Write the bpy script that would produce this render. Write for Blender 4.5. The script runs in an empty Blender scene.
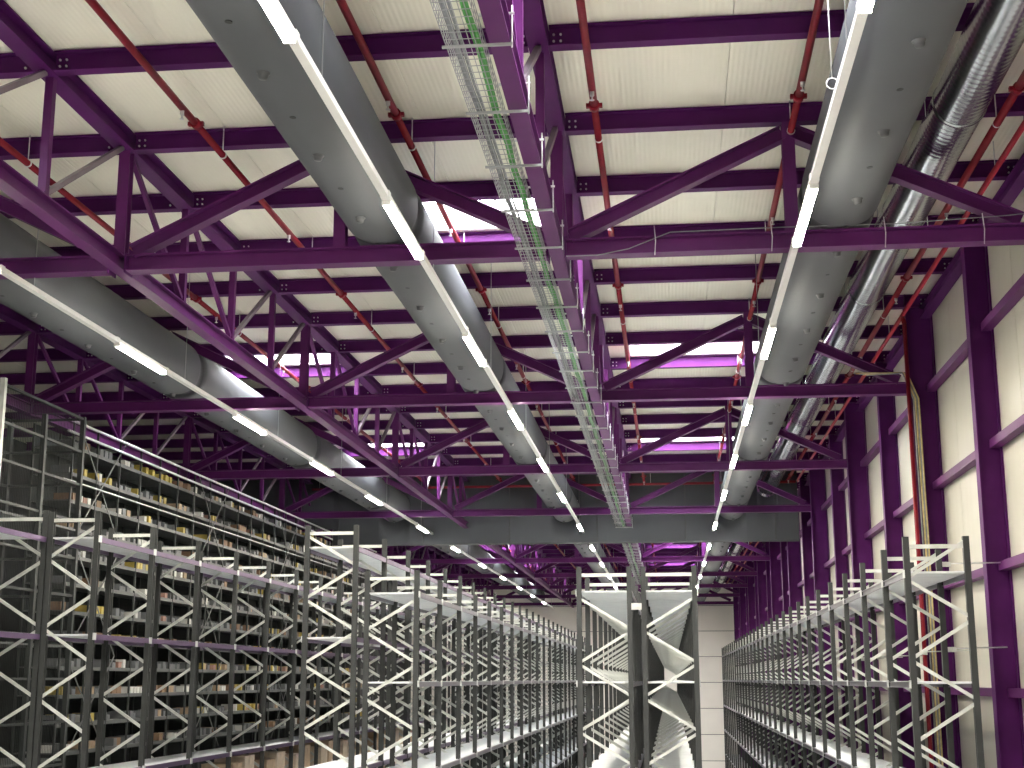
import bpy, math, random
from mathutils import Vector, Matrix
random.seed(7)
S = bpy.context.scene
COL = S.collection
H = 5.3                      # eye height above the floor; all z below are given relative to the eye

# ------------------------------------------------------------------ camera
PITCH, YAW, ROLL, FPX = math.radians(12.001), math.radians(6.343), math.radians(-0.062), 1391.15
fwd = Vector((-math.sin(YAW)*math.cos(PITCH), math.cos(YAW)*math.cos(PITCH), math.sin(PITCH)))
right = Vector((math.cos(YAW), math.sin(YAW), 0))
up = right.cross(fwd)
r2 = right*math.cos(ROLL) + up*math.sin(ROLL)
u2 = -right*math.sin(ROLL) + up*math.cos(ROLL)
cam = bpy.data.objects.new('camera', bpy.data.cameras.new('camera'))
COL.objects.link(cam)
cam.data.sensor_width = 36.0
cam.data.lens = FPX*36.0/1024.0
cam.data.clip_end = 400
cam.matrix_world = Matrix(((r2.x, u2.x, -fwd.x, 0), (r2.y, u2.y, -fwd.y, 0), (r2.z, u2.z, -fwd.z, H), (0, 0, 0, 1)))
S.camera = cam

# ------------------------------------------------------------------ sky and exposure
SKY, LAMP = 24.0, 215.0
w = bpy.data.worlds.new('overcast_sky'); S.world = w; w.use_nodes = True
w.node_tree.nodes['Background'].inputs[0].default_value = (0.98, 0.97, 1.0, 1)
w.node_tree.nodes['Background'].inputs[1].default_value = SKY
S.view_settings.view_transform = 'Standard'
S.view_settings.look = 'None'
S.view_settings.exposure = 1.18
S.view_settings.gamma = 1.0
S.view_settings.use_curve_mapping = False

# ------------------------------------------------------------------ materials
def nodes(name):
    m = bpy.data.materials.new(name); m.use_nodes = True
    nt = m.node_tree
    return m, nt, nt.nodes['Principled BSDF']
def mat(name, col, rough=0.5, metal=0.0, var=0.12, scale=6.0, bump=0.0, bscale=40.0, spec=None):
    m, nt, b = nodes(name)
    b.inputs['Roughness'].default_value = rough
    b.inputs['Metallic'].default_value = metal
    if spec is not None: b.inputs['Specular IOR Level'].default_value = spec
    tc = nt.nodes.new('ShaderNodeTexCoord')
    nz = nt.nodes.new('ShaderNodeTexNoise'); nz.inputs['Scale'].default_value = scale; nz.inputs['Detail'].default_value = 3
    nt.links.new(tc.outputs['Object'], nz.inputs['Vector'])
    rp = nt.nodes.new('ShaderNodeValToRGB')
    rp.color_ramp.elements[0].position = 0.3; rp.color_ramp.elements[1].position = 0.7
    rp.color_ramp.elements[0].color = tuple(c*(1-var) for c in col)+(1,)
    rp.color_ramp.elements[1].color = tuple(min(1, c*(1+var)) for c in col)+(1,)
    nt.links.new(nz.outputs['Fac'], rp.inputs['Fac'])
    nt.links.new(rp.outputs['Color'], b.inputs['Base Color'])
    if bump:
        n2 = nt.nodes.new('ShaderNodeTexNoise'); n2.inputs['Scale'].default_value = bscale
        nt.links.new(tc.outputs['Object'], n2.inputs['Vector'])
        bp = nt.nodes.new('ShaderNodeBump'); bp.inputs['Strength'].default_value = bump
        nt.links.new(n2.outputs['Fac'], bp.inputs['Height']); nt.links.new(bp.outputs['Normal'], b.inputs['Normal'])
    return m
def ribbed(name, col, axis, per, strength=0.35, rough=0.45, metal=0.0, dist=0.004):
    m, nt, b = nodes(name)
    b.inputs['Roughness'].default_value = rough; b.inputs['Metallic'].default_value = metal
    tc = nt.nodes.new('ShaderNodeTexCoord')
    wv = nt.nodes.new('ShaderNodeTexWave'); wv.bands_direction = axis; wv.wave_profile = 'SIN'
    wv.inputs['Scale'].default_value = 2*math.pi/(20.0*per)
    nt.links.new(tc.outputs['Object'], wv.inputs['Vector'])
    bp = nt.nodes.new('ShaderNodeBump'); bp.inputs['Strength'].default_value = strength; bp.inputs['Distance'].default_value = dist
    nt.links.new(wv.outputs['Fac'], bp.inputs['Height']); nt.links.new(bp.outputs['Normal'], b.inputs['Normal'])
    nz = nt.nodes.new('ShaderNodeTexNoise'); nz.inputs['Scale'].default_value = 0.7; nz.inputs['Detail'].default_value = 4
    nt.links.new(tc.outputs['Object'], nz.inputs['Vector'])
    mx = nt.nodes.new('ShaderNodeMix'); mx.data_type = 'RGBA'
    mx.inputs['A'].default_value = tuple(c*0.93 for c in col)+(1,); mx.inputs['B'].default_value = tuple(min(1, c*1.05) for c in col)+(1,)
    nt.links.new(nz.outputs['Fac'], mx.inputs['Factor']); nt.links.new(mx.outputs['Result'], b.inputs['Base Color'])
    return m
def emis(name, col, strength):
    m = bpy.data.materials.new(name); m.use_nodes = True; nt = m.node_tree; nt.nodes.clear()
    e = nt.nodes.new('ShaderNodeEmission'); e.inputs[0].default_value = col+(1,); e.inputs[1].default_value = strength
    o = nt.nodes.new('ShaderNodeOutputMaterial'); nt.links.new(e.outputs[0], o.inputs[0]); return m
M = dict(
    purple=mat('purple_paint', (0.070, 0.0088, 0.086), 0.55, 0, 0.10, 3, 0.03, 30, spec=0.12),
    purple2=mat('purple_paint_brace', (0.088, 0.0120, 0.095), 0.5, 0, 0.10, 3, spec=0.2),
    strut=mat('grey_lilac_steel', (0.20, 0.16, 0.19), 0.45, 0.2, 0.12, 5),
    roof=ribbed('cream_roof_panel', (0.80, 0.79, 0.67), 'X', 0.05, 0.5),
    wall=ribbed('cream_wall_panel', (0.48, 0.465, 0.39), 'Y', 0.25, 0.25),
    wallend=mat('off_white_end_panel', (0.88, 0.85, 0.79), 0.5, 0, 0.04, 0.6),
    dark=mat('dark_cladding', (0.035, 0.035, 0.04), 0.8, 0, 0.15, 0.5),
    floor=mat('grey_concrete_floor', (0.58, 0.58, 0.57), 0.5, 0, 0.15, 0.4, 0.05, 20),
    duct=mat('grey_duct_fabric', (0.070, 0.076, 0.082), 0.65, 0, 0.05, 1.2, 0.04, 12),
    nozzle=mat('light_grey_plastic', (0.075, 0.079, 0.083), 0.5, 0, 0.05),
    black=mat('vent_hole_shade', (0.012, 0.012, 0.013), 0.7),  # black disc colour paints the shade inside the duct's vent holes
    spiral=mat('galvanised_spiral', (0.48, 0.50, 0.53), 0.22, 1.0, 0.12, 9, 0.03, 10),
    galv=mat('galvanised_steel', (0.62, 0.64, 0.63), 0.40, 0.55, 0.12, 8),
    galvd=mat('galvanised_brace', (0.58, 0.60, 0.56), 0.45, 0.25, 0.12, 8),
    deck=mat('galvanised_deck', (0.72, 0.75, 0.76), 0.45, 0.25, 0.08, 3),
    post=mat('dark_grey_upright', (0.032, 0.035, 0.034), 0.5, 0.1, 0.12, 6),
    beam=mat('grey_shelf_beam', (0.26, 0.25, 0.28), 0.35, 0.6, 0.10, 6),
    beamrefl=mat('shelf_beam_reflected_violet', (0.115, 0.070, 0.145), 0.35, 0.5, 0.10, 6),  # galvanised beam; reflection of the purple roof steel is put into the colour
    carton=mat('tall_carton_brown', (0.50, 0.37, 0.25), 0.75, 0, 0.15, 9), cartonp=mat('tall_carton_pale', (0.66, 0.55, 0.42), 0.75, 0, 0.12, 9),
    red=mat('red_pipe_paint', (0.185, 0.004, 0.014), 0.5, 0, 0.10, 6, spec=0.25),
    white=mat('white_rail', (0.78, 0.78, 0.74), 0.4, 0, 0.03),
    wire=mat('steel_wire', (0.36, 0.37, 0.37), 0.4, 0.5, 0.05),
    green=mat('green_cable', (0.05, 0.29, 0.045), 0.45, 0, 0.2, 14),
    grey=mat('grey_cable', (0.20, 0.21, 0.22), 0.5, 0, 0.2, 14),
    tan=mat('tan_cable', (0.55, 0.44, 0.20), 0.5, 0, 0.2, 14),
    curtain=mat('grey_curtain_fabric', (0.070, 0.077, 0.090), 0.75, 0, 0.06, 0.8, 0.05, 3),
    shelf=mat('dark_shelving', (0.035, 0.040, 0.039), 0.5, 0.2, 0.12, 4),
    shelfedge=mat('shelf_edge', (0.105, 0.113, 0.11), 0.45, 0.3, 0.12, 4),
    back=mat('shelf_depth_shade', (0.010, 0.015, 0.015), 0.8),  # near-black colour paints the shade deep inside the shelving
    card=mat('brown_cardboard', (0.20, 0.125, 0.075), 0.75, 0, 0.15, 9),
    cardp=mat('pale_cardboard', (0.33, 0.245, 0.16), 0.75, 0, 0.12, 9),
    boxw=mat('white_box', (0.52, 0.52, 0.49), 0.6, 0, 0.05),
    boxg=mat('grey_bin', (0.115, 0.122, 0.127), 0.5, 0, 0.08),
    boxy=mat('yellow_box', (0.36, 0.28, 0.06), 0.55, 0, 0.08),
    boxp=mat('pink_box', (0.28, 0.16, 0.125), 0.6, 0, 0.08),
    lamp=emis('lamp_diffuser', (1.0, 0.93, 0.80), LAMP), lampside=emis('lamp_diffuser_edge', (1.0, 0.93, 0.80), LAMP*0.13),
)
# skylight pane: clear acrylic
def pane_mat():
    m = bpy.data.materials.new('clear_skylight_pane'); m.use_nodes = True; nt = m.node_tree; nt.nodes.clear()
    t = nt.nodes.new('ShaderNodeBsdfTransparent'); t.inputs[0].default_value = (0.95, 0.97, 1, 1)
    g = nt.nodes.new('ShaderNodeBsdfGlossy'); g.inputs['Roughness'].default_value = 0.1
    x = nt.nodes.new('ShaderNodeMixShader'); x.inputs[0].default_value = 0.07
    o = nt.nodes.new('ShaderNodeOutputMaterial')
    nt.links.new(t.outputs[0], x.inputs[1]); nt.links.new(g.outputs[0], x.inputs[2]); nt.links.new(x.outputs[0], o.inputs[0])
    return m
M['pane'] = pane_mat()

# ------------------------------------------------------------------ helpers
CACHE = {}
def mesh_of(key, build):
    if key not in CACHE:
        v, f = build()
        me = bpy.data.meshes.new(key[0] if isinstance(key, tuple) else key)
        me.from_pydata(v, [], f); me.update()
        CACHE[key] = me
    return CACHE[key]
def extrude(poly, L, cap=True):
    """profile poly in (y,z), swept along x from 0 to L"""
    n = len(poly)
    v = [(0, y, z) for y, z in poly]+[(L, y, z) for y, z in poly]
    f = [(i, (i+1) % n, n+(i+1) % n, n+i) for i in range(n)]
    if cap: f += [tuple(range(n-1, -1, -1)), tuple(range(n, 2*n))]
    return v, f
def prof_i(h, b, tw=0.012, tf=0.016):
    B, T = b/2, tw/2
    return [(-B, 0), (B, 0), (B, tf), (T, tf), (T, h-tf), (B, h-tf), (B, h), (-B, h), (-B, h-tf), (-T, h-tf), (-T, tf), (-B, tf)]
def prof_box(w, h): return [(-w/2, 0), (w/2, 0), (w/2, h), (-w/2, h)]
def prof_c(w, h, t=0.006):        # channel, open to +y
    return [(-w/2, 0), (w/2, 0), (w/2, t), (-w/2+t, t), (-w/2+t, h-t), (w/2, h-t), (w/2, h), (-w/2, h)]
def prof_round(r, n=10): return [(r*math.cos(2*math.pi*i/n), r*math.sin(2*math.pi*i/n)) for i in range(n)]
def root(name, loc, label=None, cat=None, group=None, kind=None):
    o = bpy.data.objects.new(name, None); COL.objects.link(o)
    o.empty_display_size = 0.2
    o.location = (loc[0], loc[1], loc[2]+H)
    tag(o, label, cat, group, kind); return o
def tag(o, label=None, cat=None, group=None, kind=None):
    if label: o['label'] = label
    if cat: o['category'] = cat
    if group: o['group'] = group
    if kind: o['kind'] = kind
    return o
def link(name, me, material, parent, matrix, smooth=False):
    """matrix: relative-z world matrix"""
    if not me.materials: me.materials.append(M[material])
    o = bpy.data.objects.new(name, me); COL.objects.link(o)
    mw = Matrix.Translation((0, 0, H)) @ matrix
    if parent is not None:
        o.parent = parent
        o.matrix_basis = parent_world(parent).inverted() @ mw
    else:
        o.matrix_basis = mw
    return o
def parent_world(p):
    m = p.matrix_basis.copy()
    while p.parent is not None:
        p = p.parent; m = p.matrix_basis @ m
    return m
def frame(p0, p1, upv=(0, 0, 1)):
    p0, p1 = Vector(p0), Vector(p1); x = (p1-p0).normalized(); u = Vector(upv)
    if abs(x.dot(u)) > 0.99: u = Vector((0, 1, 0))
    y = u.cross(x).normalized(); z = x.cross(y)
    return Matrix(((x.x, y.x, z.x, p0.x), (x.y, y.y, z.y, p0.y), (x.z, y.z, z.z, p0.z), (0, 0, 0, 1)))
def bar(name, prof, key, p0, p1, material, parent, upv=(0, 0, 1), smooth=False):
    L = round((Vector(p1)-Vector(p0)).length, 3)
    k = (name, key, L, material)
    me = mesh_of(k, lambda: extrude(prof, L))
    if smooth and not me.polygons[0].use_smooth:
        for p in me.polygons: p.use_smooth = len(p.vertices) == 4
    return link(name, me, material, parent, frame(p0, p1, upv))
def ibeam(name, h, b, p0, p1, material, parent, upv=(0, 0, 1), t=0.014):
    return bar(name, prof_i(h, b, t*0.8, t), ('i', h, b), p0, p1, material, parent, upv)
def boxbar(name, w_, h_, p0, p1, material, parent, upv=(0, 0, 1)):
    return bar(name, prof_box(w_, h_), ('b', w_, h_), p0, p1, material, parent, upv)
def tube(name, r, p0, p1, material, parent, n=10):
    return bar(name, prof_round(r, n), ('r', r, n), p0, p1, material, parent, smooth=True)
class MB:
    """collects pieces into one mesh, coordinates relative to the eye height"""
    def __init__(s): s.v = []; s.f = []
    def add(s, v, f, m=None):
        o = len(s.v)
        s.v += [tuple(m @ Vector(p)) if m is not None else tuple(p) for p in v]
        s.f += [tuple(i+o for i in q) for q in f]
    def box(s, a, b):
        x0, y0, z0 = a; x1, y1, z1 = b
        s.add([(x0, y0, z0), (x1, y0, z0), (x1, y1, z0), (x0, y1, z0), (x0, y0, z1), (x1, y0, z1), (x1, y1, z1), (x0, y1, z1)],
              [(0, 3, 2, 1), (4, 5, 6, 7), (0, 1, 5, 4), (1, 2, 6, 5), (2, 3, 7, 6), (3, 0, 4, 7)])
    def bar(s, prof, p0, p1, upv=(0, 0, 1)):
        v, f = extrude(prof, (Vector(p1)-Vector(p0)).length); s.add(v, f, frame(p0, p1, upv))
    def path(s, pts, r, n=6):
        for a, b in zip(pts, pts[1:]): s.bar(prof_round(r, n), a, b)
    def build(s, name, material, parent=None, smooth=False):
        c = Vector((0, 0, 0))
        if s.v:
            xs = [p[0] for p in s.v]; ys = [p[1] for p in s.v]; zs = [p[2] for p in s.v]
            c = Vector(((min(xs)+max(xs))/2, (min(ys)+max(ys))/2, min(zs)))
        me = bpy.data.meshes.new(name)
        me.from_pydata([tuple(Vector(p)-c) for p in s.v], [], s.f); me.update()
        if smooth:
            for p in me.polygons: p.use_smooth = True
        return link(name, me, material, parent, Matrix.Translation(c))
ORD = ['', 'first', 'second', 'third', 'fourth', 'fifth', 'sixth', 'seventh', 'eighth', 'ninth', 'tenth', 'eleventh', 'twelfth', 'thirteenth',
       'fourteenth', 'fifteenth', 'sixteenth', 'seventeenth', 'eighteenth', 'nineteenth', 'twentieth', 'twenty-first', 'twenty-second', 'twenty-third',
       'twenty-fourth', 'twenty-fifth', 'twenty-sixth', 'twenty-seventh', 'twenty-eighth', 'twenty-ninth', 'thirtieth']

# ------------------------------------------------------------------ dimensions
TIE0, BAY = 12.9, 7.16
PUR = BAY/4
ZT, ZP, ZR = 4.0, 5.275, 5.475           # tie underside, purlin underside, roof lining
XG = [-9.72, -5.39, -0.99, 3.50]       # lattice girder lines (the last one is the wall)
XL, XW = -15.0, 3.88                   # wall linings
YB, YE = -12.2, 80.0
YC = 37.2                              # smoke curtain
ties = [TIE0+BAY*k for k in range(-2, 10) if TIE0+BAY*k < YE-1]
def pur_y(i): return TIE0+PUR*i-(0.11 if i == -1 else 0)
def rel_curtain(y, spacing, what, tail=''):
    if y < YC:
        n = int(math.floor((YC-y)/spacing))+1
        return f'{what}, {ORD[n]} in front of the grey smoke curtain{tail}'
    n = int(math.floor((y-YC)/spacing))+1
    return f'{what}, {ORD[n]} beyond the grey smoke curtain{tail}'

# ------------------------------------------------------------------ floor, walls
b = MB(); b.box((XL, YB, -H-0.2), (XW+0.2, YE, -H)); tag(b.build('floor', 'floor'), kind='structure')
b = MB(); b.box((XL-0.2, YB-.2, -H-.2), (XL, YE+.2, ZR+0.4)); tag(b.build('wall_left', 'dark'), kind='structure')
b = MB(); b.box((XL, YB-0.2, -H-.2), (XW+.2, YB, ZR+0.4)); tag(b.build('wall_front', 'wallend'), kind='structure')
b = MB(); b.box((XL, YE+0.05, -H-.2), (XW+.2, YE+0.25, ZR+0.4)); wb = tag(b.build('wall_back', 'dark'), kind='structure')
seams = [-H, -4.37, -2.96, -1.55, -0.14, 1.27, 2.68, 4.09, ZR]
for a, c in zip(seams, seams[1:]):
    for x0 in (-15.0, -9.0, -3.0):
        x1 = x0+6 if x0 < -3 else XW
        me = mesh_of(('wall_panel', round(x1-x0, 3), round(c-a, 3)), lambda: (lambda m_: (m_.box((0, 0, 0), (x1-x0-0.01, 0.05, c-a-0.03)), (m_.v, m_.f))[1])(MB()))
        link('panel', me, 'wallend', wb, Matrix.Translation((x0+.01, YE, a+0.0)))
b = MB(); b.box((XW+0.04, YB-.2, -H-.2), (XW+0.2, YE+.2, ZR+0.4)); wr = tag(b.build('wall_right', 'dark'), kind='structure')
PWID = 1.15
n = int((YE-YB)/PWID)+1
for i in range(n):
    y0 = YB+i*PWID; L = min(PWID, YE-y0)-0.012
    me = mesh_of(('wall_panel_r', round(L, 3)), lambda: (lambda m_: (m_.box((0, 0, 0), (0.05, L, ZR+H+.3)), (m_.v, m_.f))[1])(MB()))
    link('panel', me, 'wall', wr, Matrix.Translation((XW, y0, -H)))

# ------------------------------------------------------------------ roof with skylights
SKYL = []
for i, sides in ((-10, 'LR'), (-6, 'MR'), (-3, 'LR'), (1, 'M'), (5, 'LR'), (10, 'LR'), (15, 'LR'), (19, 'LR'), (24, 'LR'), (29, 'LR'), (33, 'LR')):
    for s in sides:
        x0, x1 = dict(L=(-8.0, -6.0), M=(-3.0, -1.0), R=(-0.5+.5, 2.0))[s]
        if s == 'L': x0, x1 = -7.6, -5.6
        if s == 'R': x0, x1 = -0.6, 1.8
        SKYL.append((x0, x1, pur_y(i)+0.09, pur_y(i+1)-0.09))
def holes_in(x0, x1):
    return sorted((ya, yb) for (a, c, ya, yb) in SKYL if a < x1-1e-6 and c > x0+1e-6)
edges = sorted({XL, XW+.04} | {round(-5.34+k, 3) for k in range(-9, 10)} | {v for s in SKYL for v in s[:2]})
cl = []
for e in edges[:-1]:                                     # drop slivers made by skylight edges
    if cl and e-cl[-1] < 0.35 and not any(abs(e-v) < 1e-6 for s in SKYL for v in s[:2]): continue
    if cl and e-cl[-1] < 0.35 and e != XL: cl.pop()
    cl.append(e)
if edges[-1]-cl[-1] < 0.35: cl.pop()
edges = cl+[edges[-1]]
sheet = MB(); panels = []
for x0, x1 in zip(edges, edges[1:]):
    ys = [YB]
    for ya, yb in holes_in(x0, x1): ys += [ya, yb]
    ys.append(YE+.05)
    for a, c in zip(ys[::2], ys[1::2]):
        sheet.box((x0, a, ZR+0.05), (x1 if x1 < XW else XW+.2, c, ZR+0.16))
        k = max(1, round((c-a)/14.32)); 
        for j in range(k): panels.append((x0, x1, a+(c-a)*j/k, a+(c-a)*(j+1)/k))
ceil = tag(sheet.build('ceiling', 'dark'), kind='structure')
for x0, x1, a, c in panels:
    W, L = round(x1-x0-0.005, 3), round(c-a-0.006, 3)
    me = mesh_of(('roof_panel', W, L), lambda: (lambda m_: (m_.box((0, 0, 0), (W, L, 0.05)), (m_.v, m_.f))[1])(MB()))
    link('panel', me, 'roof', ceil, Matrix.Translation((x0+.0025, a+.003, ZR)))
for k, (x0, x1, ya, yb) in enumerate(SKYL):
    b = MB(); t = 0.06
    for (p, q) in (((x0, ya, ZR), (x0+t, yb, ZR+.34)), ((x1-t, ya, ZR), (x1, yb, ZR+.34)), ((x0+t, ya, ZR), (x1-t, ya+t, ZR+.34)), ((x0+t, yb-t, ZR), (x1-t, yb, ZR+.34))): b.box(p, q)
    wn = tag(b.build(f'window_{k+1}', 'white'), kind='structure')
    b = MB(); N = 7                                 # shallow dome pane
    vv = []; ff = []
    for i in range(N):
        for j in range(N):
            u, v = i/(N-1), j/(N-1)
            vv.append((x0+u*(x1-x0), ya+v*(yb-ya), ZR+.34+0.22*math.sin(math.pi*u)**.6*math.sin(math.pi*v)**.6))
    for i in range(N-1):
        for j in range(N-1): ff.append((i*N+j, (i+1)*N+j, (i+1)*N+j+1, i*N+j+1))
    b.add(vv, ff); b.build('pane', 'pane', wn, True)
    b = MB()
    b.box(((x0+x1)/2-.02, ya+t, ZR+.28), ((x0+x1)/2+.02, yb-t, ZR+.31)); b.build('glazing_bar', 'white', wn)
    ld = bpy.data.lights.new('skylight_portal', 'AREA'); ld.shape = 'RECTANGLE'; ld.size = x1-x0-2*t; ld.size_y = yb-ya-2*t
    ld.cycles.is_portal = True
    lo = bpy.data.objects.new('skylight_portal', ld); COL.objects.link(lo); lo.location = ((x0+x1)/2, (ya+yb)/2, ZR+H+.24)

# ------------------------------------------------------------------ purlins
def bolts_mesh():
    m_ = MB()
    for a in (-.03, .03):
        for c in (.06, .12):
            v, f = extrude(prof_round(0.011, 6), 0.012); m_.add(v, f, frame((a, 0, c), (a, -1, c)))
    return m_.v, m_.f
bm_b = mesh_of('bolts', bolts_mesh)
imax = int((YE-0.6-TIE0)/PUR)
for i in range(-11, imax+1):
    y = pur_y(i)
    n_c = sum(1 for j in range(-11, imax+1) if (min(y, YC) < pur_y(j) < max(y, YC)))+1
    side = 'in front of' if y < YC else 'beyond'
    extra = 'carried on a cross truss, ' if i % 4 == 0 else ''
    r = root('purlin', (XG[2], y, ZP), f'purple roof purlin, {extra}{ORD[n_c]} {side} the grey smoke curtain', 'beam', 'roof purlins')
    spans = [XL+.02, XG[0], XG[1], XG[2], XW+.06]
    for a, c in zip(spans, spans[1:]):
        sp_ = ibeam('span', 0.19, 0.12, (a+.09, y, ZP), (c-.09, y, ZP), 'purple', r)
        if -2 < i < 16:
            for xx in (a+.16, c-.16):
                if xx < XG[0]: continue
                link('bolts', bm_b, 'galv', sp_, Matrix.Translation((xx, y-.006, ZP)))

# ------------------------------------------------------------------ lattice girders (run along the hall)
names = ['dim purple lattice girder above the boxed storage shelving', 'purple lattice girder between the left and middle fabric ducts',
         'purple lattice girder beside the wire cable tray']
for gi, X in enumerate(XG[:3]):
    r = root('lattice_girder', (X, TIE0, ZT), names[gi], 'truss')
    y0, y1 = YB+.05, YE-.1
    for k in range(len(ties)+1):
        a = ties[k-1] if k else YB+.05
        c = ties[k] if k < len(ties) else YE-.1
        if c-a < .3: continue
        ibeam('bottom_chord', 0.16, 0.135, (X, a, ZT), (X, c, ZT), 'purple2', r)
        ibeam('top_chord', 0.185, 0.17, (X, a, ZP), (X, c, ZP), 'purple', r)
    zb, zt = ZT+.16, ZP
    for k, yt in enumerate(ties):
        ibeam('post', 0.12, 0.115, (X, yt-.06, zb-.02), (X, yt-.06, zt+.02), 'purple2', r, (0, 1, 0))
        if k+1 < len(ties)+1 and yt+BAY < YE:
            for j in (1, 2, 3): boxbar('post', 0.075, 0.075, (X, yt+PUR*j-.037, zb), (X, yt+PUR*j-.037, zt), 'purple2', r, (0, 1, 0))
            for (ja, jb) in ((0, 1), (1, 2), (3, 2), (4, 3)):
                sg = 1 if jb > ja else -1
                boxbar('diagonal', 0.05, 0.05, (X, yt+PUR*ja+.12*sg, zt-.02), (X, yt+PUR*jb-.06*sg, zb+.03), 'strut' if sg < 0 else 'purple2', r)
# ------------------------------------------------------------------ cross trusses
for k, y in enumerate(ties):
    n_c = sum(1 for t in ties if min(y, YC) < t < max(y, YC))+1
    r = root('cross_truss', (XG[2], y, ZT), f'purple steel cross truss, {ORD[n_c]} {"in front of" if y < YC else "beyond"} the grey smoke curtain', 'truss')
    for si, (a, c) in enumerate(zip(XG, XG[1:])):
        e = 0.085
        tb_ = ibeam('tie_beam', 0.17, 0.17, (a+e, y, ZT-.005), (c-(e if si < 2 else 0), y, ZT-.005), 'purple2', r)
        m_ = (a+c)/2
        zl = ZT+.20
        ibeam('diagonal', 0.14, 0.14, (a+.16, y, zl-.06), (m_-.02, y, ZP-.165), 'purple2', r)
        ibeam('diagonal', 0.14, 0.14, (m_+.02, y, ZP-.165), (c-.16, y, zl-.06), 'purple2', r)
        if si > 0: ibeam('post', 0.12, 0.12, (m_+.05 if si == 1 else m_+.0, y-.06, ZT+.165), (m_+.05 if si == 1 else m_+.0, y-.06, ZP), 'purple2', r, (0, 1, 0))
        for xx in (a+e, c-e):
            if si == 2 and xx > 3: continue
            b = MB(); b.box((xx-.006, y-.10, ZT-.03), (xx+.006, y+.10, ZT+.18)); b.build('end_plate', 'purple', tb_)

# ------------------------------------------------------------------ right wall columns, girts, eaves beam
cols = []
k = -3.5*2
yy = TIE0-BAY*3.5
while yy < YE-.5:
    if yy > YB+.3: cols.append(yy)
    yy += BAY/2
for y in cols:
    main = min(abs(y-t) for t in ties) < .01
    n_c = sum(1 for t in cols if min(y, YC) < t < max(y, YC))+1
    xi = XG[3] if main else 3.60
    r = root('wall_column', (XW-.15, y, -H), f'{"deep" if main else "shallow"} purple wall column, {ORD[n_c]} {"in front of" if y < YC else "beyond"} the grey smoke curtain', 'column')
    d = XW-xi-.005
    ibeam('column_shaft', round(d, 3), 0.22 if main else 0.18, (xi, y, -H), (xi, y, ZR-.02), 'purple', r, (1, 0, 0), 0.016)
    b = MB(); b.box((xi-.03, y-.14, -H), (XW-.01, y+.14, -H+.02)); b.build('base_plate', 'purple', r)
gz = [4.02, 2.62, 1.21, -0.20, -1.61, -2.9]
for gi, z in enumerate(gz):
    r = root('wall_girt', (XW-.1, TIE0, z), f'purple horizontal wall girt on the right wall, {ORD[gi+1]} down from the roof', 'beam', 'wall girts')
    cs = [YB+.05]+cols+[YE-.05]
    for a, c in zip(cs, cs[1:]):
        bar('rail', prof_box(0.12, 0.10), 'girt', (XW-.075, a+.02, z), (XW-.075, c-.02, z), 'purple2', r)
r = root('eaves_beam', (3.7, TIE0, ZP-.2), 'purple eaves beam along the top of the right wall', 'beam')
ibeam('rail', 0.16, 0.14, (3.79, YB+.05, ZP-.165), (3.79, YE-.05, ZP-.165), 'purple', r)

# ------------------------------------------------------------------ smoke curtain with its pipe
DUCTS = [(-7.36, 4.62, 0.41), (-2.70, 4.52, 0.37), (1.71, 4.52, 0.37)]
r = root('smoke_curtain', (-4, YC, 3.57), 'grey fabric smoke curtain hanging across the hall under the roof', 'curtain')
b = MB()
HOLES = DUCTS+[(2.67, 5.0, 0.25)]
xs = {round(-9.05+i*(3.46+9.05)/50, 4) for i in range(51)}
for hx, hz, hr in HOLES: xs |= {round(hx+(hr+.02)*math.sin(q/8*math.pi/2), 4) for q in range(-8, 9)}
xs = sorted(xs)
wob = lambda x: 0.02*math.sin(x*2.1)+0.012*math.sin(x*5.3+1)
def strip(a, c, za, zc, ta, tc):
    y_a, y_c = YC+wob(a), YC+wob(c)
    v = [(a, y_a, za), (c, y_c, zc), (c, y_c, tc), (a, y_a, ta), (a, y_a+.012, za), (c, y_c+.012, zc), (c, y_c+.012, tc), (a, y_a+.012, ta)]
    b.add(v, [(0, 1, 2, 3), (5, 4, 7, 6), (0, 4, 5, 1), (3, 2, 6, 7)])
xl = [-14.9+i*(14.9-9.05)/14 for i in range(15)]           # raised part over the storage shelving
for a, c in zip(xl, xl[1:]): strip(a, c, 4.02, 4.02, ZR-.004, ZR-.004)
for a, c in zip(xs, xs[1:]):
    hit = [h_ for h_ in HOLES if abs((a+c)/2-h_[0]) < h_[2]+.02]
    if hit:
        hx, hz, hr = hit[0]; g = lambda x: math.sqrt(max(0, (hr+.02)**2-(x-hx)**2))
        strip(a, c, 3.575, 3.575, hz-g(a), hz-g(c)); strip(a, c, hz+g(a), hz+g(c), ZR-.004, ZR-.004)
    else: strip(a, c, 3.575, 3.575, ZR-.004, ZR-.004)
b.build('fabric', 'curtain', r, True)
bar('hem_bar', prof_round(0.022, 8), 'hem', (-9.05, YC+.006, 3.57), (3.46, YC+.006, 3.57), 'duct', r)
for k in range(6):
    x = -8.9+k*2.35
    b = MB(); b.box((x-.015, YC-.035, 3.6), (x+.015, YC-.028, ZR-.1)); b.build('seam', 'duct', r)
r = root('sprinkler_main', (-4, YC-.25, 5.08), 'red sprinkler main crossing in front of the grey smoke curtain', 'pipe')
tube('pipe', 0.035, (-9.6, YC-.25, 5.09), (3.4, YC-.25, 5.09), 'red', r)
for k in range(5): tube('hanger', 0.006, (-9.4+k*3, YC-.25, 5.12), (-9.4+k*3, YC-.25, ZR), 'galv', r, 6)

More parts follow.
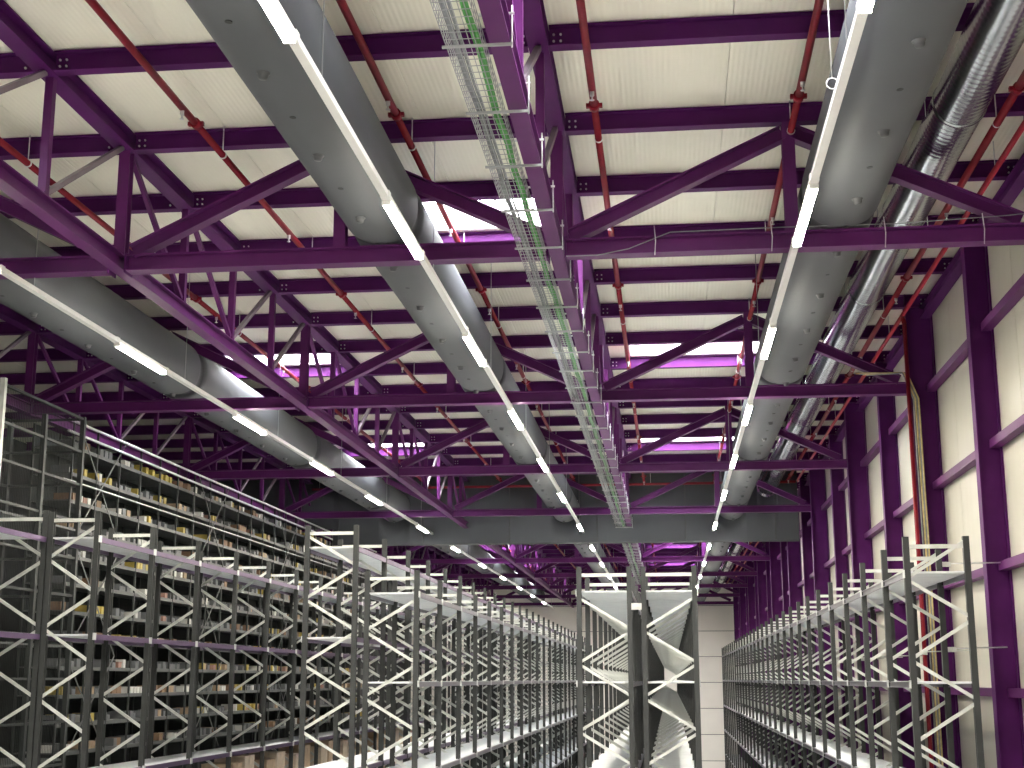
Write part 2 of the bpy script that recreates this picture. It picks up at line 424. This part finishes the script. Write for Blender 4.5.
# ------------------------------------------------------------------ fabric ducts
SUP = lambda t: (abs(math.cos(t))**2.35+abs(math.sin(t))**2.35)**(-1/2.35)*.985
dl = ['large grey fabric duct at the left, above the tall left racks', 'grey fabric duct between the left lattice girder and the cable tray', 'grey fabric duct beside the shiny spiral duct']
for di, (X, Z, R) in enumerate(DUCTS):
    r = root('fabric_duct', (X, TIE0, Z), dl[di], 'duct')
    tl = [YB+.1]+ties+[YE-.3]
    for a, c in zip(tl, tl[1:]):
        N = 40; prof = []
        pin = max(0.05, Z-(ZT+.18)); pin = min(pin, R*.86)
        e = 0.17
        prof.append((a, pin)); prof.append((a+e*.55, pin))
        for q in range(1, 7):
            th = q/6*math.pi/2; prof.append((a+e*.55+.10*(1-math.cos(th)), pin+(R-pin)*math.sin(th)))
        m2 = (a+c)/2
        for q in range(1, 6): prof.append((a+.3+(c-a-.6)*q/6, R*(1+.006*math.sin(q*2.2))))
        prof += [(a+c-y_, r_) for y_, r_ in reversed(prof[:8])]
        v = []; f = []
        for (y_, r_) in prof:
            for i in range(N):
                t = 2*math.pi*i/N; k_ = r_*SUP(t); v.append((X+k_*math.cos(t), y_, Z+k_*math.sin(t)))
        for p in range(len(prof)-1):
            for i in range(N): f.append((p*N+i, p*N+(i+1) % N, (p+1)*N+(i+1) % N, (p+1)*N+i))
        b = MB(); b.add(v, f); b.build('duct_section', 'duct', r, True)
        b = MB()                                            # seam hoop
        if c-a > 3:
            v = []; f = []; ys_ = a+1.15
            for y_ in (ys_, ys_+.02):
                for i in range(N):
                    t = 2*math.pi*i/N; k_ = (R+.003)*SUP(t); v.append((X+k_*math.cos(t), y_, Z+k_*math.sin(t)))
            f = [(i, (i+1) % N, N+(i+1) % N, N+i) for i in range(N)]
            b.add(v, f); b.build('hoop_seam', 'duct', r, True)
    # nozzles
    RB = R*SUP(-math.pi/2)*.995
    def noz():
        m_ = MB(); N = 14; pr = [(0.062, 0.03), (0.066, 0.0), (0.062, -0.012), (0.052, -0.016), (0.046, -0.05), (0.038, -0.066), (0.0, -0.066)]
        for (q, z) in pr:
            for i in range(N): t = 2*math.pi*i/N; m_.v.append((q*math.cos(t), q*math.sin(t), z))
        for p in range(len(pr)-1):
            for i in range(N): m_.f.append((p*N+i, (p+1)*N+i, (p+1)*N+(i+1) % N, p*N+(i+1) % N))
        return m_.v, m_.f
    def hol():
        v, f = extrude(prof_round(0.026, 10), 0.006); m_ = MB(); m_.add(v, f, frame((0, 0, 0), (0, 0, -1))); return m_.v, m_.f
    ang = {0: 0.05, 1: -0.09, 2: 0.10}[di]
    for q in range(-2, 30):
        y = 8.83+1.57*q
        if y > 48: break
        if min(abs(y-t) for t in ties) < .22: continue
        n_me = mesh_of('nozzle', noz)
        rot = Matrix.Rotation(-ang, 4, 'Y')
        link('nozzle', n_me, 'nozzle', r, Matrix.Translation((X, y, Z)) @ rot @ Matrix.Translation((0, 0, -RB+.002)) @ Matrix.Scale(.75, 4))
        link('vent_hole', mesh_of('vent_hole', hol), 'black', r, Matrix.Translation((X, y+.785, Z)) @ rot @ Matrix.Translation((0, 0, -RB+.001)))
CACHE['nozzle'].polygons.foreach_set('use_smooth', [True]*len(CACHE['nozzle'].polygons))

# ------------------------------------------------------------------ spiral duct
SX, SZ, SR = 2.67, 5.0, 0.232
r = root('spiral_duct', (SX, TIE0, SZ), 'shiny galvanised spiral duct beside the right wall', 'duct')
sec = 3.0; y = YB+.1
while y < YE-1:
    L = min(sec, YE-.5-y); N = 32; ns = int(L/0.085); v = []; f = []
    st = ns*3
    for p in range(st+1):
        yy = y+L*p/st
        r_ = SR+(0.0035 if p % 3 == 1 else 0)
        for i in range(N):
            t = 2*math.pi*i/N; v.append((SX+r_*math.cos(t), yy+(i/N)*(L/ns)*0, SZ+r_*math.sin(t)))
    for p in range(st):
        for i in range(N): f.append((p*N+i, p*N+(i+1) % N, (p+1)*N+(i+1) % N, (p+1)*N+i))
    b = MB(); b.add(v, f); b.build('duct_section', 'spiral', r, True)
    v = []; f = []
    pr = [(-.03, SR+.003), (-.028, SR+.007), (-.006, SR+.007), (0, SR+.012), (.006, SR+.007), (.028, SR+.007), (.03, SR+.003)]
    for (dy, r_) in pr:
        for i in range(N): t = 2*math.pi*i/N; v.append((SX+r_*math.cos(t), y+dy, SZ+r_*math.sin(t)))
    for p in range(len(pr)-1):
        for i in range(N): f.append((p*N+i, p*N+(i+1) % N, (p+1)*N+(i+1) % N, (p+1)*N+i))
    b = MB(); b.add(v, f); b.build('coupling', 'spiral', r, True)
    tube('hanger_wire', 0.004, (SX-SR-.01, y+.3, SZ), (SX-SR-.01, y+.3, ZR), 'wire', r, 6)
    y += sec

# ------------------------------------------------------------------ sprinkler pipes
PX = [(-6.40, 5.20, 'over the left fabric duct'), (-4.35, 5.20, 'between the left lattice girder and the middle duct'), (-2.42, 5.20, 'above the middle fabric duct'),
      (-0.57, 5.20, 'just right of the cable tray'), (1.28, 5.20, 'above the right fabric duct'), (3.2, 5.18, 'between the spiral duct and the right wall')]
def sprink():
    m_ = MB()
    m_.bar(prof_round(0.02, 8), (0, 0, -.02), (0, 0, -.075)); m_.bar(prof_round(0.008, 6), (0, 0, -.07), (0, 0, -.115)); m_.bar(prof_round(0.022, 8), (0, 0, -.112), (0, 0, -.116))
    return m_.v, m_.f
for pi, (X, Z, where) in enumerate(PX):
    r = root('sprinkler_pipe', (X, TIE0, Z), f'red sprinkler pipe {where}', 'pipe')
    y = YB+.2
    while y < YE-.5:
        L = min(6.0, YE-.3-y)
        tube('pipe', 0.034 if pi < 5 else .038, (X, y, Z-.034), (X, y+L, Z-.034), 'red', r, 12)
        cp_ = tube('coupling', 0.050, (X, y-.045, Z-.034), (X, y+.045, Z-.034), 'red', r, 12)
        b = MB(); b.box((X-.075, y-.022, Z-.052), (X+.075, y+.022, Z-.016)); b.build('coupling_bolt', 'red', cp_)
        y += 6.0
    for i in range(-6, 30):
        y = pur_y(i)
        if i % 2 == 0:
            hg_ = tube('hanger', 0.006, (X, y-.09, Z), (X, y-.09, ZR), 'galv', r, 6)
            tube('hanger_ring', 0.040, (X, y-.10, Z-.034), (X, y-.08, Z-.034), 'galv', hg_, 12)
        elif i < 14:
            link('sprinkler_head', mesh_of('sprinkler', sprink), 'galv', r, Matrix.Translation((X, y+.62, Z-.03)))
r = root('sprinkler_pipe', (3.45, TIE0, 5.05), 'red pipe running just under the eaves beam by the right wall', 'pipe')
tube('pipe', 0.03, (3.47, YB+.1, 5.16), (3.47, YE-.4, 5.16), 'red', r, 10)
for t in ties[:8]:
    tube('hanger', 0.006, (3.47, t+1.2, 5.18), (3.47, t+1.2, ZR), 'galv', r, 6)
r = root('riser_pipe', (3.44, 19.74, -H), 'red riser pipe standing against a deep purple wall column', 'pipe')
tube('pipe', 0.03, (3.46, 19.86, -H), (3.46, 19.86, 5.0), 'red', r, 10)
tube('elbow', 0.032, (3.46, 19.86, 5.0), (3.46, 20.02, 5.14), 'red', r, 10)
r = root('riser_cables', (3.5, 19.74, -H), 'tan cable bundle clipped down a deep purple wall column beside the red riser', 'cable')
for q in range(4):
    b = MB(); b.path([(3.54+.022*q, 19.90-.01*q, -H), (3.54+.022*q+.01*math.sin(q), 19.90-.01*q, 2), (3.53+.022*q, 19.90-.008*q, 3.9), (3.4+.02*q, 19.90, 4.28), (2.9-.05*q, 19.95, 4.27+.01*q)], 0.012)
    b.build('cable', 'tan' if q % 2 else 'grey', r)

# ------------------------------------------------------------------ light rows
ROWS = [(-6.31, 'left'), (-2.215, 'middle'), (1.222, 'right')]
ZL = 3.80
LY = [10.66+4.5*k for k in range(-4, 4)]+[28.8, 34.85, 40.6, 46.65, 52.7, 58.7, 64.4, 70.4]
rl = {'left': 'white light trunking rail under the large left fabric duct', 'middle': 'white light trunking rail under the fabric duct left of the cable tray', 'right': 'white light trunking rail under the fabric duct next to the spiral duct'}
def lens_mesh():
    return extrude([(-0.033, 0.004), (-0.026, 0.0), (0.026, 0.0), (0.033, 0.004), (0.036, 0.038), (-0.036, 0.038)], 1.5)
for X, nm in ROWS:
    r = root('light_trunking', (X, TIE0, ZL), rl[nm], 'light rail')
    y = YB+.2+((10.66-YB-.2) % 1.5)
    L3 = 4.5; y = 10.66-L3*5
    while y < YE-2:
        boxbar('rail', 0.062, 0.05, (X, y, ZL+.04), (X, min(y+L3, YE-.5), ZL+.04), 'white', r)
        b = MB(); b.box((X-.037, y+1.52, ZL+.0405), (X+.037, y+1.60, ZL+.098)); b.build('joint_clip', 'white', r)
        b = MB(); b.box((X-.037, y-.10, ZL+.0405), (X+.037, y-.02, ZL+.098)); b.build('joint_clip', 'white', r)
        tube('hanger_wire', 0.0045, (X, y+2.3, ZL+.09), (X, y+2.3, ZR), 'wire', r, 5)
        y += L3
    for y in LY:
        n_c = sum(1 for j in LY if min(y, YC) < j < max(y, YC))+1
        lr = root('batten_light', (X, y, ZL), f'lit batten lamp on the {nm} light rail, {ORD[n_c]} {"in front of" if y < YC else "beyond"} the smoke curtain', 'lamp', 'lit batten lamps')
        me = mesh_of('lamp_lens', lens_mesh)
        if not me.materials:
            me.materials.append(M['lamp']); me.materials.append(M['lampside'])
            for p_ in me.polygons: p_.material_index = 0 if abs(p_.normal.z) > .4 and p_.normal.z*(1 if p_.center.z > .03 else -1) > 0 and p_.center.z < .03 else 1
        link('diffuser', me, 'lamp', lr, frame((X, y, ZL), (X, y+1.5, ZL)))
        for ya in (y-.018, y+1.5): 
            b = MB(); b.box((X-.038, ya, ZL-.002), (X+.038, ya+.018, ZL+.039)); b.build('end_cap', 'white', lr)

# spare suspension wire with a coiled end beside the right rail
r = root('wire_coil', (1.2, 9.2, ZR), 'thin white suspension wire with a coiled loop beside the right light rail', 'wire')
tube('strand', 0.004, (1.215, 9.2, ZR), (1.215, 9.2, 4.085), 'white', r, 6)
b = MB(); b.path([(1.215+.04*math.cos(q/12*2*math.pi), 9.2, 4.045+.04*math.sin(q/12*2*math.pi)) for q in range(13)], .004, 5); b.build('loop', 'white', r)

# ------------------------------------------------------------------ wire cable tray under the middle girder
TX0, TX1, TZ = -1.335, -1.10, 3.985
r = root('cable_tray', (-1.2, TIE0, TZ), 'galvanised wire mesh cable tray bracketed under the middle purple lattice girder', 'cable tray')
y0, y1 = -6.0, 60.0
b = MB()
wires = [(TX0, TZ+.09), (TX0, TZ+.045), (TX0+.0, TZ)]+[(TX0+(TX1-TX0)*q/6, TZ) for q in range(1, 6)]+[(TX1, TZ), (TX1, TZ+.045), (TX1, TZ+.09)]
sq = lambda s_: [(-s_, -s_), (s_, -s_), (s_, s_), (-s_, s_)]
for (x, z) in wires: b.bar(sq(.0024), (x, y0, z), (x, y1, z))
y = y0
while y < y1:
    b.bar(sq(.0022), (TX0, y, TZ-.005), (TX1, y, TZ-.005)); b.bar(sq(.0022), (TX0, y, TZ), (TX0, y, TZ+.09)); b.bar(sq(.0022), (TX1, y, TZ), (TX1, y, TZ+.09))
    y += 0.1 if y < 30 else .3
tag(b.build('wire_mesh', 'wire', r), kind='stuff')
k = 0; y = 8.16-1.07*13
while y < y1:
    bk_ = bar('bracket', prof_c(0.02, 0.016, .004), 'brk', (TX0-.02, y, TZ-.035), (-.90, y, TZ-.035), 'wire', r)
    tube('clamp_rod', 0.006, (-.905, y, TZ-.05), (-.905, y, TZ+.24), 'galv', bk_, 6)
    bar('clamp_bar', prof_c(0.018, 0.014, .004), 'clb', (-1.12, y, ZT+.162), (-.89, y, ZT+.162), 'galv', bk_)
    y += 1.07
def wavy(xc, zc, amp, seed, r_, mat_, name):
    rnd = random.Random(seed//30); b = MB(); pts = []
    y = y0
    while y < y1: pts.append((xc+rnd.uniform(-amp, amp), y, zc+rnd.uniform(0, amp*.4))); y += .55
    b.path(pts, r_, 6); return b.build(name, mat_)
for q in range(4):
    o = wavy(-1.145+.024*(q % 2)-.01, TZ+.016+.024*(q//2), .012, 30+q, .011, 'green', 'green_cable')
    tag(o, 'green cable lying along the right edge of the wire cable tray', 'cable', 'green tray cables')
for q in range(4):
    o = wavy(-1.285+.024*(q % 3), TZ+.014+.022*(q//3), .012, 60+q, .010, 'grey', 'grey_cable')
    tag(o, 'grey cable lying along the left half of the wire cable tray', 'cable', 'grey tray cables')
# thin cable strapped along the cross truss nearest the tray
r = root('truss_conduit', (1, TIE0, ZT+.2), 'thin grey cable strapped along a cross truss right of the cable tray', 'cable')
b = MB(); b.path([(-.9, TIE0-.09, 3.985), (-.6, TIE0-.10, 3.98), (-.3, TIE0-.11, 4.03), (.1, TIE0-.10, 4.185), (1.2, TIE0-.10, 4.195), (2.2, TIE0-.1, 4.19), (3.2, TIE0-.1, 4.23), (3.48, TIE0-.1, 4.25)], .005, 6); b.build('cable', 'grey', r)
for x in (-.05, 1.05, 2.1, 3.0):
    b = MB(); b.path([(x, TIE0-.105, 4.26), (x+.01, TIE0-.11, 4.1), (x, TIE0-.105, 3.96)], .005, 5); b.build('strap', 'galv', r)

# ------------------------------------------------------------------ storage racks
def lattice(top):
    """zig-zag nodes, aisle side first"""
    segs = []; z = 0.97; a = True
    zz = 0.97
    while zz+0.405 < top-.05: zz += 0.81
    side = 0
    while zz > -H+.45:
        if zz < top-.04: segs.append((zz, zz-.375, 0))
        segs.append((zz-.41, zz-.785, 1)); zz -= .81
    return segs
def rack(label, xa, xb, ys, top, levels, detail=16, ties_to_wall=False, beam='beam'):
    n = len(ys)
    r = root('storage_rack', ((xa+xb)/2, ys[0], -H), label, 'rack')
    sgn = 1 if xb > xa else -1
    low = MB(); far = MB()
    for i, y in enumerate(ys):
        for x in (xa, xb):
            bar('upright', prof_c(0.062, 0.062, .012), 'upr', (x, y-.031, -H), (x, y-.031, top), 'post', r, (0, 1, 0))
        if i < 12: boxbar('top_brace', 0.03, 0.04, (xa, y, top-.12), (xb, y, top-.12), 'galvd', r)
        else: far.bar(prof_box(.03, .04), (xa, y, top-.12), (xb, y, top-.12))
        for (z1, z2, s_) in lattice(top):
            p0 = (xa if s_ == 0 else xb, y, z1); p1 = (xb if s_ == 0 else xa, y, z2)
            if z2 > -1.75 and i < detail: boxbar('brace', 0.028, 0.034, p0, p1, 'galvd', r)
            elif z2 > -1.75: far.bar(prof_box(.028, .034), p0, p1)
            elif i < 12 or z2 > -3: low.bar(prof_box(.028, .034), p0, p1)
    if far.v: tag(far.build('far_bracing', 'galvd', r), kind='stuff')
    if low.v: tag(low.build('lower_bracing', 'galvd', r), kind='stuff')
    xlo, xhi = min(xa, xb), max(xa, xb)
    for i in range(n-1):
        y = ys[i]; pitch = round(ys[i+1]-y, 3)
        def deck():
            m_ = MB(); k = 6; w_ = (pitch-.01)/k
            for q in range(k): m_.box((0, q*w_+.004, 0), (xhi-xlo, (q+1)*w_-.004, .018))
            m_.box((.03, .02, -.006), (xhi-xlo-.03, pitch-.03, -.001))
            return m_.v, m_.f
        dm = mesh_of(('deck', round(xhi-xlo, 3), pitch), deck)
        for z in levels:
            link('shelf', dm, 'deck', r, Matrix.Translation((xlo, y+.005, z)))
            for x in ((xa-.02*sgn, xb+.02*sgn) if z > -3 else ()):
                sb_ = bar('shelf_beam', prof_c(0.025, 0.06, .006), 'sb', (x, y+.033, z-.045), (x, y+pitch-.033, z-.045), beam, r)
                if x == xa-.02*sgn and i < 14:
                    b_me = mesh_of('conn', lambda: (lambda m_: (m_.box((-.006, -.04, -.05), (.006, .04, .03)), (m_.v, m_.f))[1])(MB()))
                    link('connector', b_me, 'galv', sb_, Matrix.Translation((xa-.036*sgn, y, z)))
    if ties_to_wall:
        for i in range(0, n, 1):
            y = ys[i]
            for z in (.33, 1.27):
                if i > 10 or i == 0 or abs(y+.1-19.86) < .3: continue
                wt_ = tube('wall_tie', 0.008, (xb, y, z), (XW-.13, y+.18, z+.02), 'galv', r, 6)
                b = MB(); b.box((xb+.035, y-.01, z-.035), (xb+.13, y+.006, z+.02)); b.build('tie_plate', 'galvd', wt_)
    return r
LV1 = [1.06, -0.04, -1.16, -2.26, -3.36, -4.46]
LV2 = [1.645, 0.51, -1.09, -2.2, -3.3, -4.4]
run = lambda y0, n: [round(y0+1.8*i, 3) for i in range(n)]
rack('empty grey rack along the purple-columned right wall', 2.43, 3.03, [14.66]+run(16.15, 29), 1.43, LV1, ties_to_wall=True)
rack('right half of the back-to-back empty rack under the cable tray', 0.32, -0.305, run(17.4, 28), 1.37, LV1)
rack('left half of the back-to-back empty rack under the cable tray', -1.10, -0.478, run(17.4, 28), 1.37, LV1)
rack('lower empty rack backing onto a taller rack, facing the central rack', -3.14, -3.77, run(17.4, 28), 1.35, LV1)
rack('taller empty rack backing onto a lower rack left of the central rack', -4.56, -3.93, run(17.4, 28), 1.93, LV2, beam='beamrefl')
rack('tall empty rack in front of the boxed storage shelving', -6.70, -7.27, run(15.84, 27), 1.96, LV2, beam='beamrefl')
rack('short one-bay rack end standing beside the caged access tower', -7.95, -7.345, run(14.04, 2), 1.98, LV2, beam='beamrefl')
o = MB(); o.box((-.455, 17.355, .84), (-.33, 17.362, .92)); tag(o.build('sign_plate', 'boxw'), 'small white plate fixed between the two central rack uprights', 'plate')

# ------------------------------------------------------------------ boxed storage shelving at the left
SXF, SXB, SY0, SP, SN = -9.2, -9.85, 20.6, 0.95, 24
SLV = [3.60-.4246*k for k in range(12)]
r = root('storage_shelving', (SXF-.3, SY0, -H), 'tall dark storage shelving full of boxes at the far left', 'shelving')
for i in range(SN+1):
    y = SY0+i*SP
    tp = 3.96 if i % 2 == 0 else 3.96
    boxbar('upright', .03, .03, (SXF, y-.015, -H), (SXF, y-.015, tp), 'shelf', r, (0, 1, 0))
    boxbar('upright', .03, .03, (SXB, y-.015, -H), (SXB, y-.015, tp), 'shelf', r, (0, 1, 0))
    if i < SN:
        me = mesh_of('sh_back', lambda: (lambda m_: (m_.box((0, 0, 0), (.01, SP-.03, H+3.96)), (m_.v, m_.f))[1])(MB()))
        link('shade_panel', me, 'back', r, Matrix.Translation((SXB-.02, y+.015, -H)))  # dark sheet added for the shaded depth behind the shelves
for z in SLV:
    for i in range(SN):
        y = SY0+i*SP
        me = mesh_of('sh_shelf', lambda: (lambda m_: (m_.box((0, 0, -.02), (SXF-SXB, SP-.03, 0)), m_.box((SXF-SXB-.004, 0, -.055), (SXF-SXB+.008, SP-.03, 0.002)), (m_.v, m_.f))[2])(MB()))
        link('shelf', me, 'shelfedge', r, Matrix.Translation((SXB, y+.015, z)))
for z in (3.98, 3.80): tube('top_rail', .022, (SXF+.05, SY0-.3, z-.02), (SXF+.05, SY0+SN*SP, z-.02), 'galv', r, 8)
for i in (0, 6, 12): 
    y = SY0+i*SP+.1
    for (a, c) in ((3.95, 2.15), (2.15, .4), (.4, -1.3)):
        boxbar('cross_brace', .03, .008, (SXF+.045, y, a), (SXF+.045, y+1.9, c), 'shelfedge', r, (1, 0, 0))
        boxbar('cross_brace', .03, .008, (SXF+.055, y, c), (SXF+.055, y+1.9, a), 'shelfedge', r, (1, 0, 0))
tube('front_rail', .014, (SXF+.06, SY0-.4, 3.02), (SXF+.06, SY0+SN*SP, 3.02), 'galv', r, 6)

kinds = [('boxw', 'white box', .11, .10), ('boxg', 'grey plastic bin', .14, .12), ('boxg', 'grey plastic bin', .14, .12), ('boxy', 'yellow box', .11, .12), ('card', 'brown cardboard box', .18, .12),
         ('cardp', 'pale cardboard carton', .15, .11), ('boxp', 'pink box', .14, .09), ('boxw', 'white box', .09, .13), ('boxg', 'grey plastic bin', .14, .12), ('boxg', 'grey plastic bin', .14, .12)]
def box_mesh(w_, h_, bin_):
    def f_():
        m_ = MB()
        if bin_:                                    # open-front bin with a rim
            t = .008
            m_.box((0, 0, 0), (.30, w_, t)); m_.box((0, 0, t), (.30, t, h_)); m_.box((0, w_-t, t), (.30, w_, h_)); m_.box((0, t, t), (t, w_-t, h_))
            m_.box((.30-t, t, t), (.30, w_-t, h_*.72)); m_.box((.30, w_*.25, h_*.3), (.304, w_*.75, h_*.6))
        else:                                       # carton with slightly raised lid flaps
            m_.box((0, 0, 0), (.32, w_, h_)); m_.box((-.003, -.003, h_), (.323, w_*.495, h_+.006)); m_.box((-.003, w_*.505, h_), (.323, w_+.003, h_+.006))
        return m_.v, m_.f
    return f_
stuff = {}
count = 0
for li, z in enumerate(SLV):
    for i in range(SN):
        y = SY0+i*SP+.05
        ye = SY0+(i+1)*SP-.06
        rnd = random.Random(li*100+i)
        cluster = rnd.choice([0, 1, 2, 3, 4, 5, 1, 2, 1])
        if rnd.random() < .18: y += rnd.uniform(.2, .5)
        while True:
            k_ = kinds[cluster] if rnd.random() < .6 else rnd.choice(kinds)
            w_, h_ = k_[2], k_[3]
            if y+w_ > ye: break
            if rnd.random() < .30: y += .16; continue
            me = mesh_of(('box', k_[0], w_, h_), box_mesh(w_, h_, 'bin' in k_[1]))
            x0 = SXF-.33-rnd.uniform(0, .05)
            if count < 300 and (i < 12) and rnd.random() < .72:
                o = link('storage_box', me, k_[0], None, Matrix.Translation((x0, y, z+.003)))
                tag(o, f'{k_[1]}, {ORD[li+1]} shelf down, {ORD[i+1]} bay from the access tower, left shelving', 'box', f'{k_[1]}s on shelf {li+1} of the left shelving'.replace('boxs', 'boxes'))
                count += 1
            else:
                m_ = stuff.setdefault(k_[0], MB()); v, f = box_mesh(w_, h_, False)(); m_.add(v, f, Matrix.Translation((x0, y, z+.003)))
            y += w_+.02+rnd.uniform(0, .02)
WORD = dict(boxw='white boxes', boxg='grey bins', boxy='yellow boxes', card='brown cardboard boxes', cardp='pale cartons', boxp='pink boxes')
for k_, m_ in stuff.items():
    tag(m_.build('remaining_boxes', k_), f'many small {WORD[k_]} packed deep along the tall left shelving', 'boxes', kind='stuff')

# cartons on the lower shelf of the tall racks
nc = 0
for i in range(26):
    y = 21.6+i*.62; rnd = random.Random(900+i)
    h_ = rnd.choice([.86, .90, .95, .99]); w_ = rnd.choice([.42, .48, .52])
    k_ = rnd.choice(['carton', 'cartonp'])
    def cm():
        m_ = MB(); m_.box((0, 0, 0), (.5, w_, h_)); m_.box((.5, w_*.46, .02), (.503, w_*.54, h_)); m_.box((-.004, -.004, h_), (.504, w_*.495, h_+.008)); m_.box((-.004, w_*.505, h_), (.504, w_+.004, h_+.008)); return m_.v, m_.f
    if ((y-15.84) % 1.8) < .05 or ((y-15.84) % 1.8) > 1.8-w_: continue
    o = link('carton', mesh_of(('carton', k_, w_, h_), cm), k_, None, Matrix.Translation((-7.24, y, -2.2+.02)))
    nc += 1
    tag(o, f'{"pale" if k_ == "cartonp" else "brown"} tall carton under the tall rack deck, {ORD[nc]} from the access tower', 'carton', 'tall cartons under the rack deck')

# caged stair tower at the near end of the shelving
r = root('access_tower', (-8.9, 18.4, -H), 'grey caged access tower at the near end of the boxed shelving', 'tower')
for (x, y, z) in ((-8.75, 17.3, 3.95), (-8.75, 19.9, 3.9), (-9.9, 17.3, 3.95), (-9.9, 19.9, 3.9), (-8.75, 18.6, 3.7)):
    boxbar('corner_post', .07, .07, (x, y-.035, -H), (x, y-.035, z), 'galvd' if (x, y) == (-8.75, 17.3) else 'shelf', r, (0, 1, 0))
for z in [3.85, 3.35, 2.85, 2.3, 1.75, 1.2, .6, 0, -.6, -1.2]:
    for (p, q) in (((-8.75, 17.3), (-8.75, 19.9)), ((-9.9, 17.3), (-9.9, 19.9)), ((-8.75, 17.3), (-9.9, 17.3)), ((-8.75, 19.9), (-9.9, 19.9))):
        boxbar('rail', .04, .035, (p[0], p[1], z), (q[0], q[1], z), 'shelf', r)
b = MB()
for q in range(50):
    y = 17.35+q*.05; b.bar(sq(.002), (-8.75, y, -1.2), (-8.75, y, 3.85))
tag(b.build('cage_mesh', 'shelf', r), kind='stuff')
for z in (2.2, .5, -1.1):
    b = MB(); b.box((-9.9, 17.3, z-.03), (-8.75, 19.9, z)); b.build('landing', 'shelfedge', r)
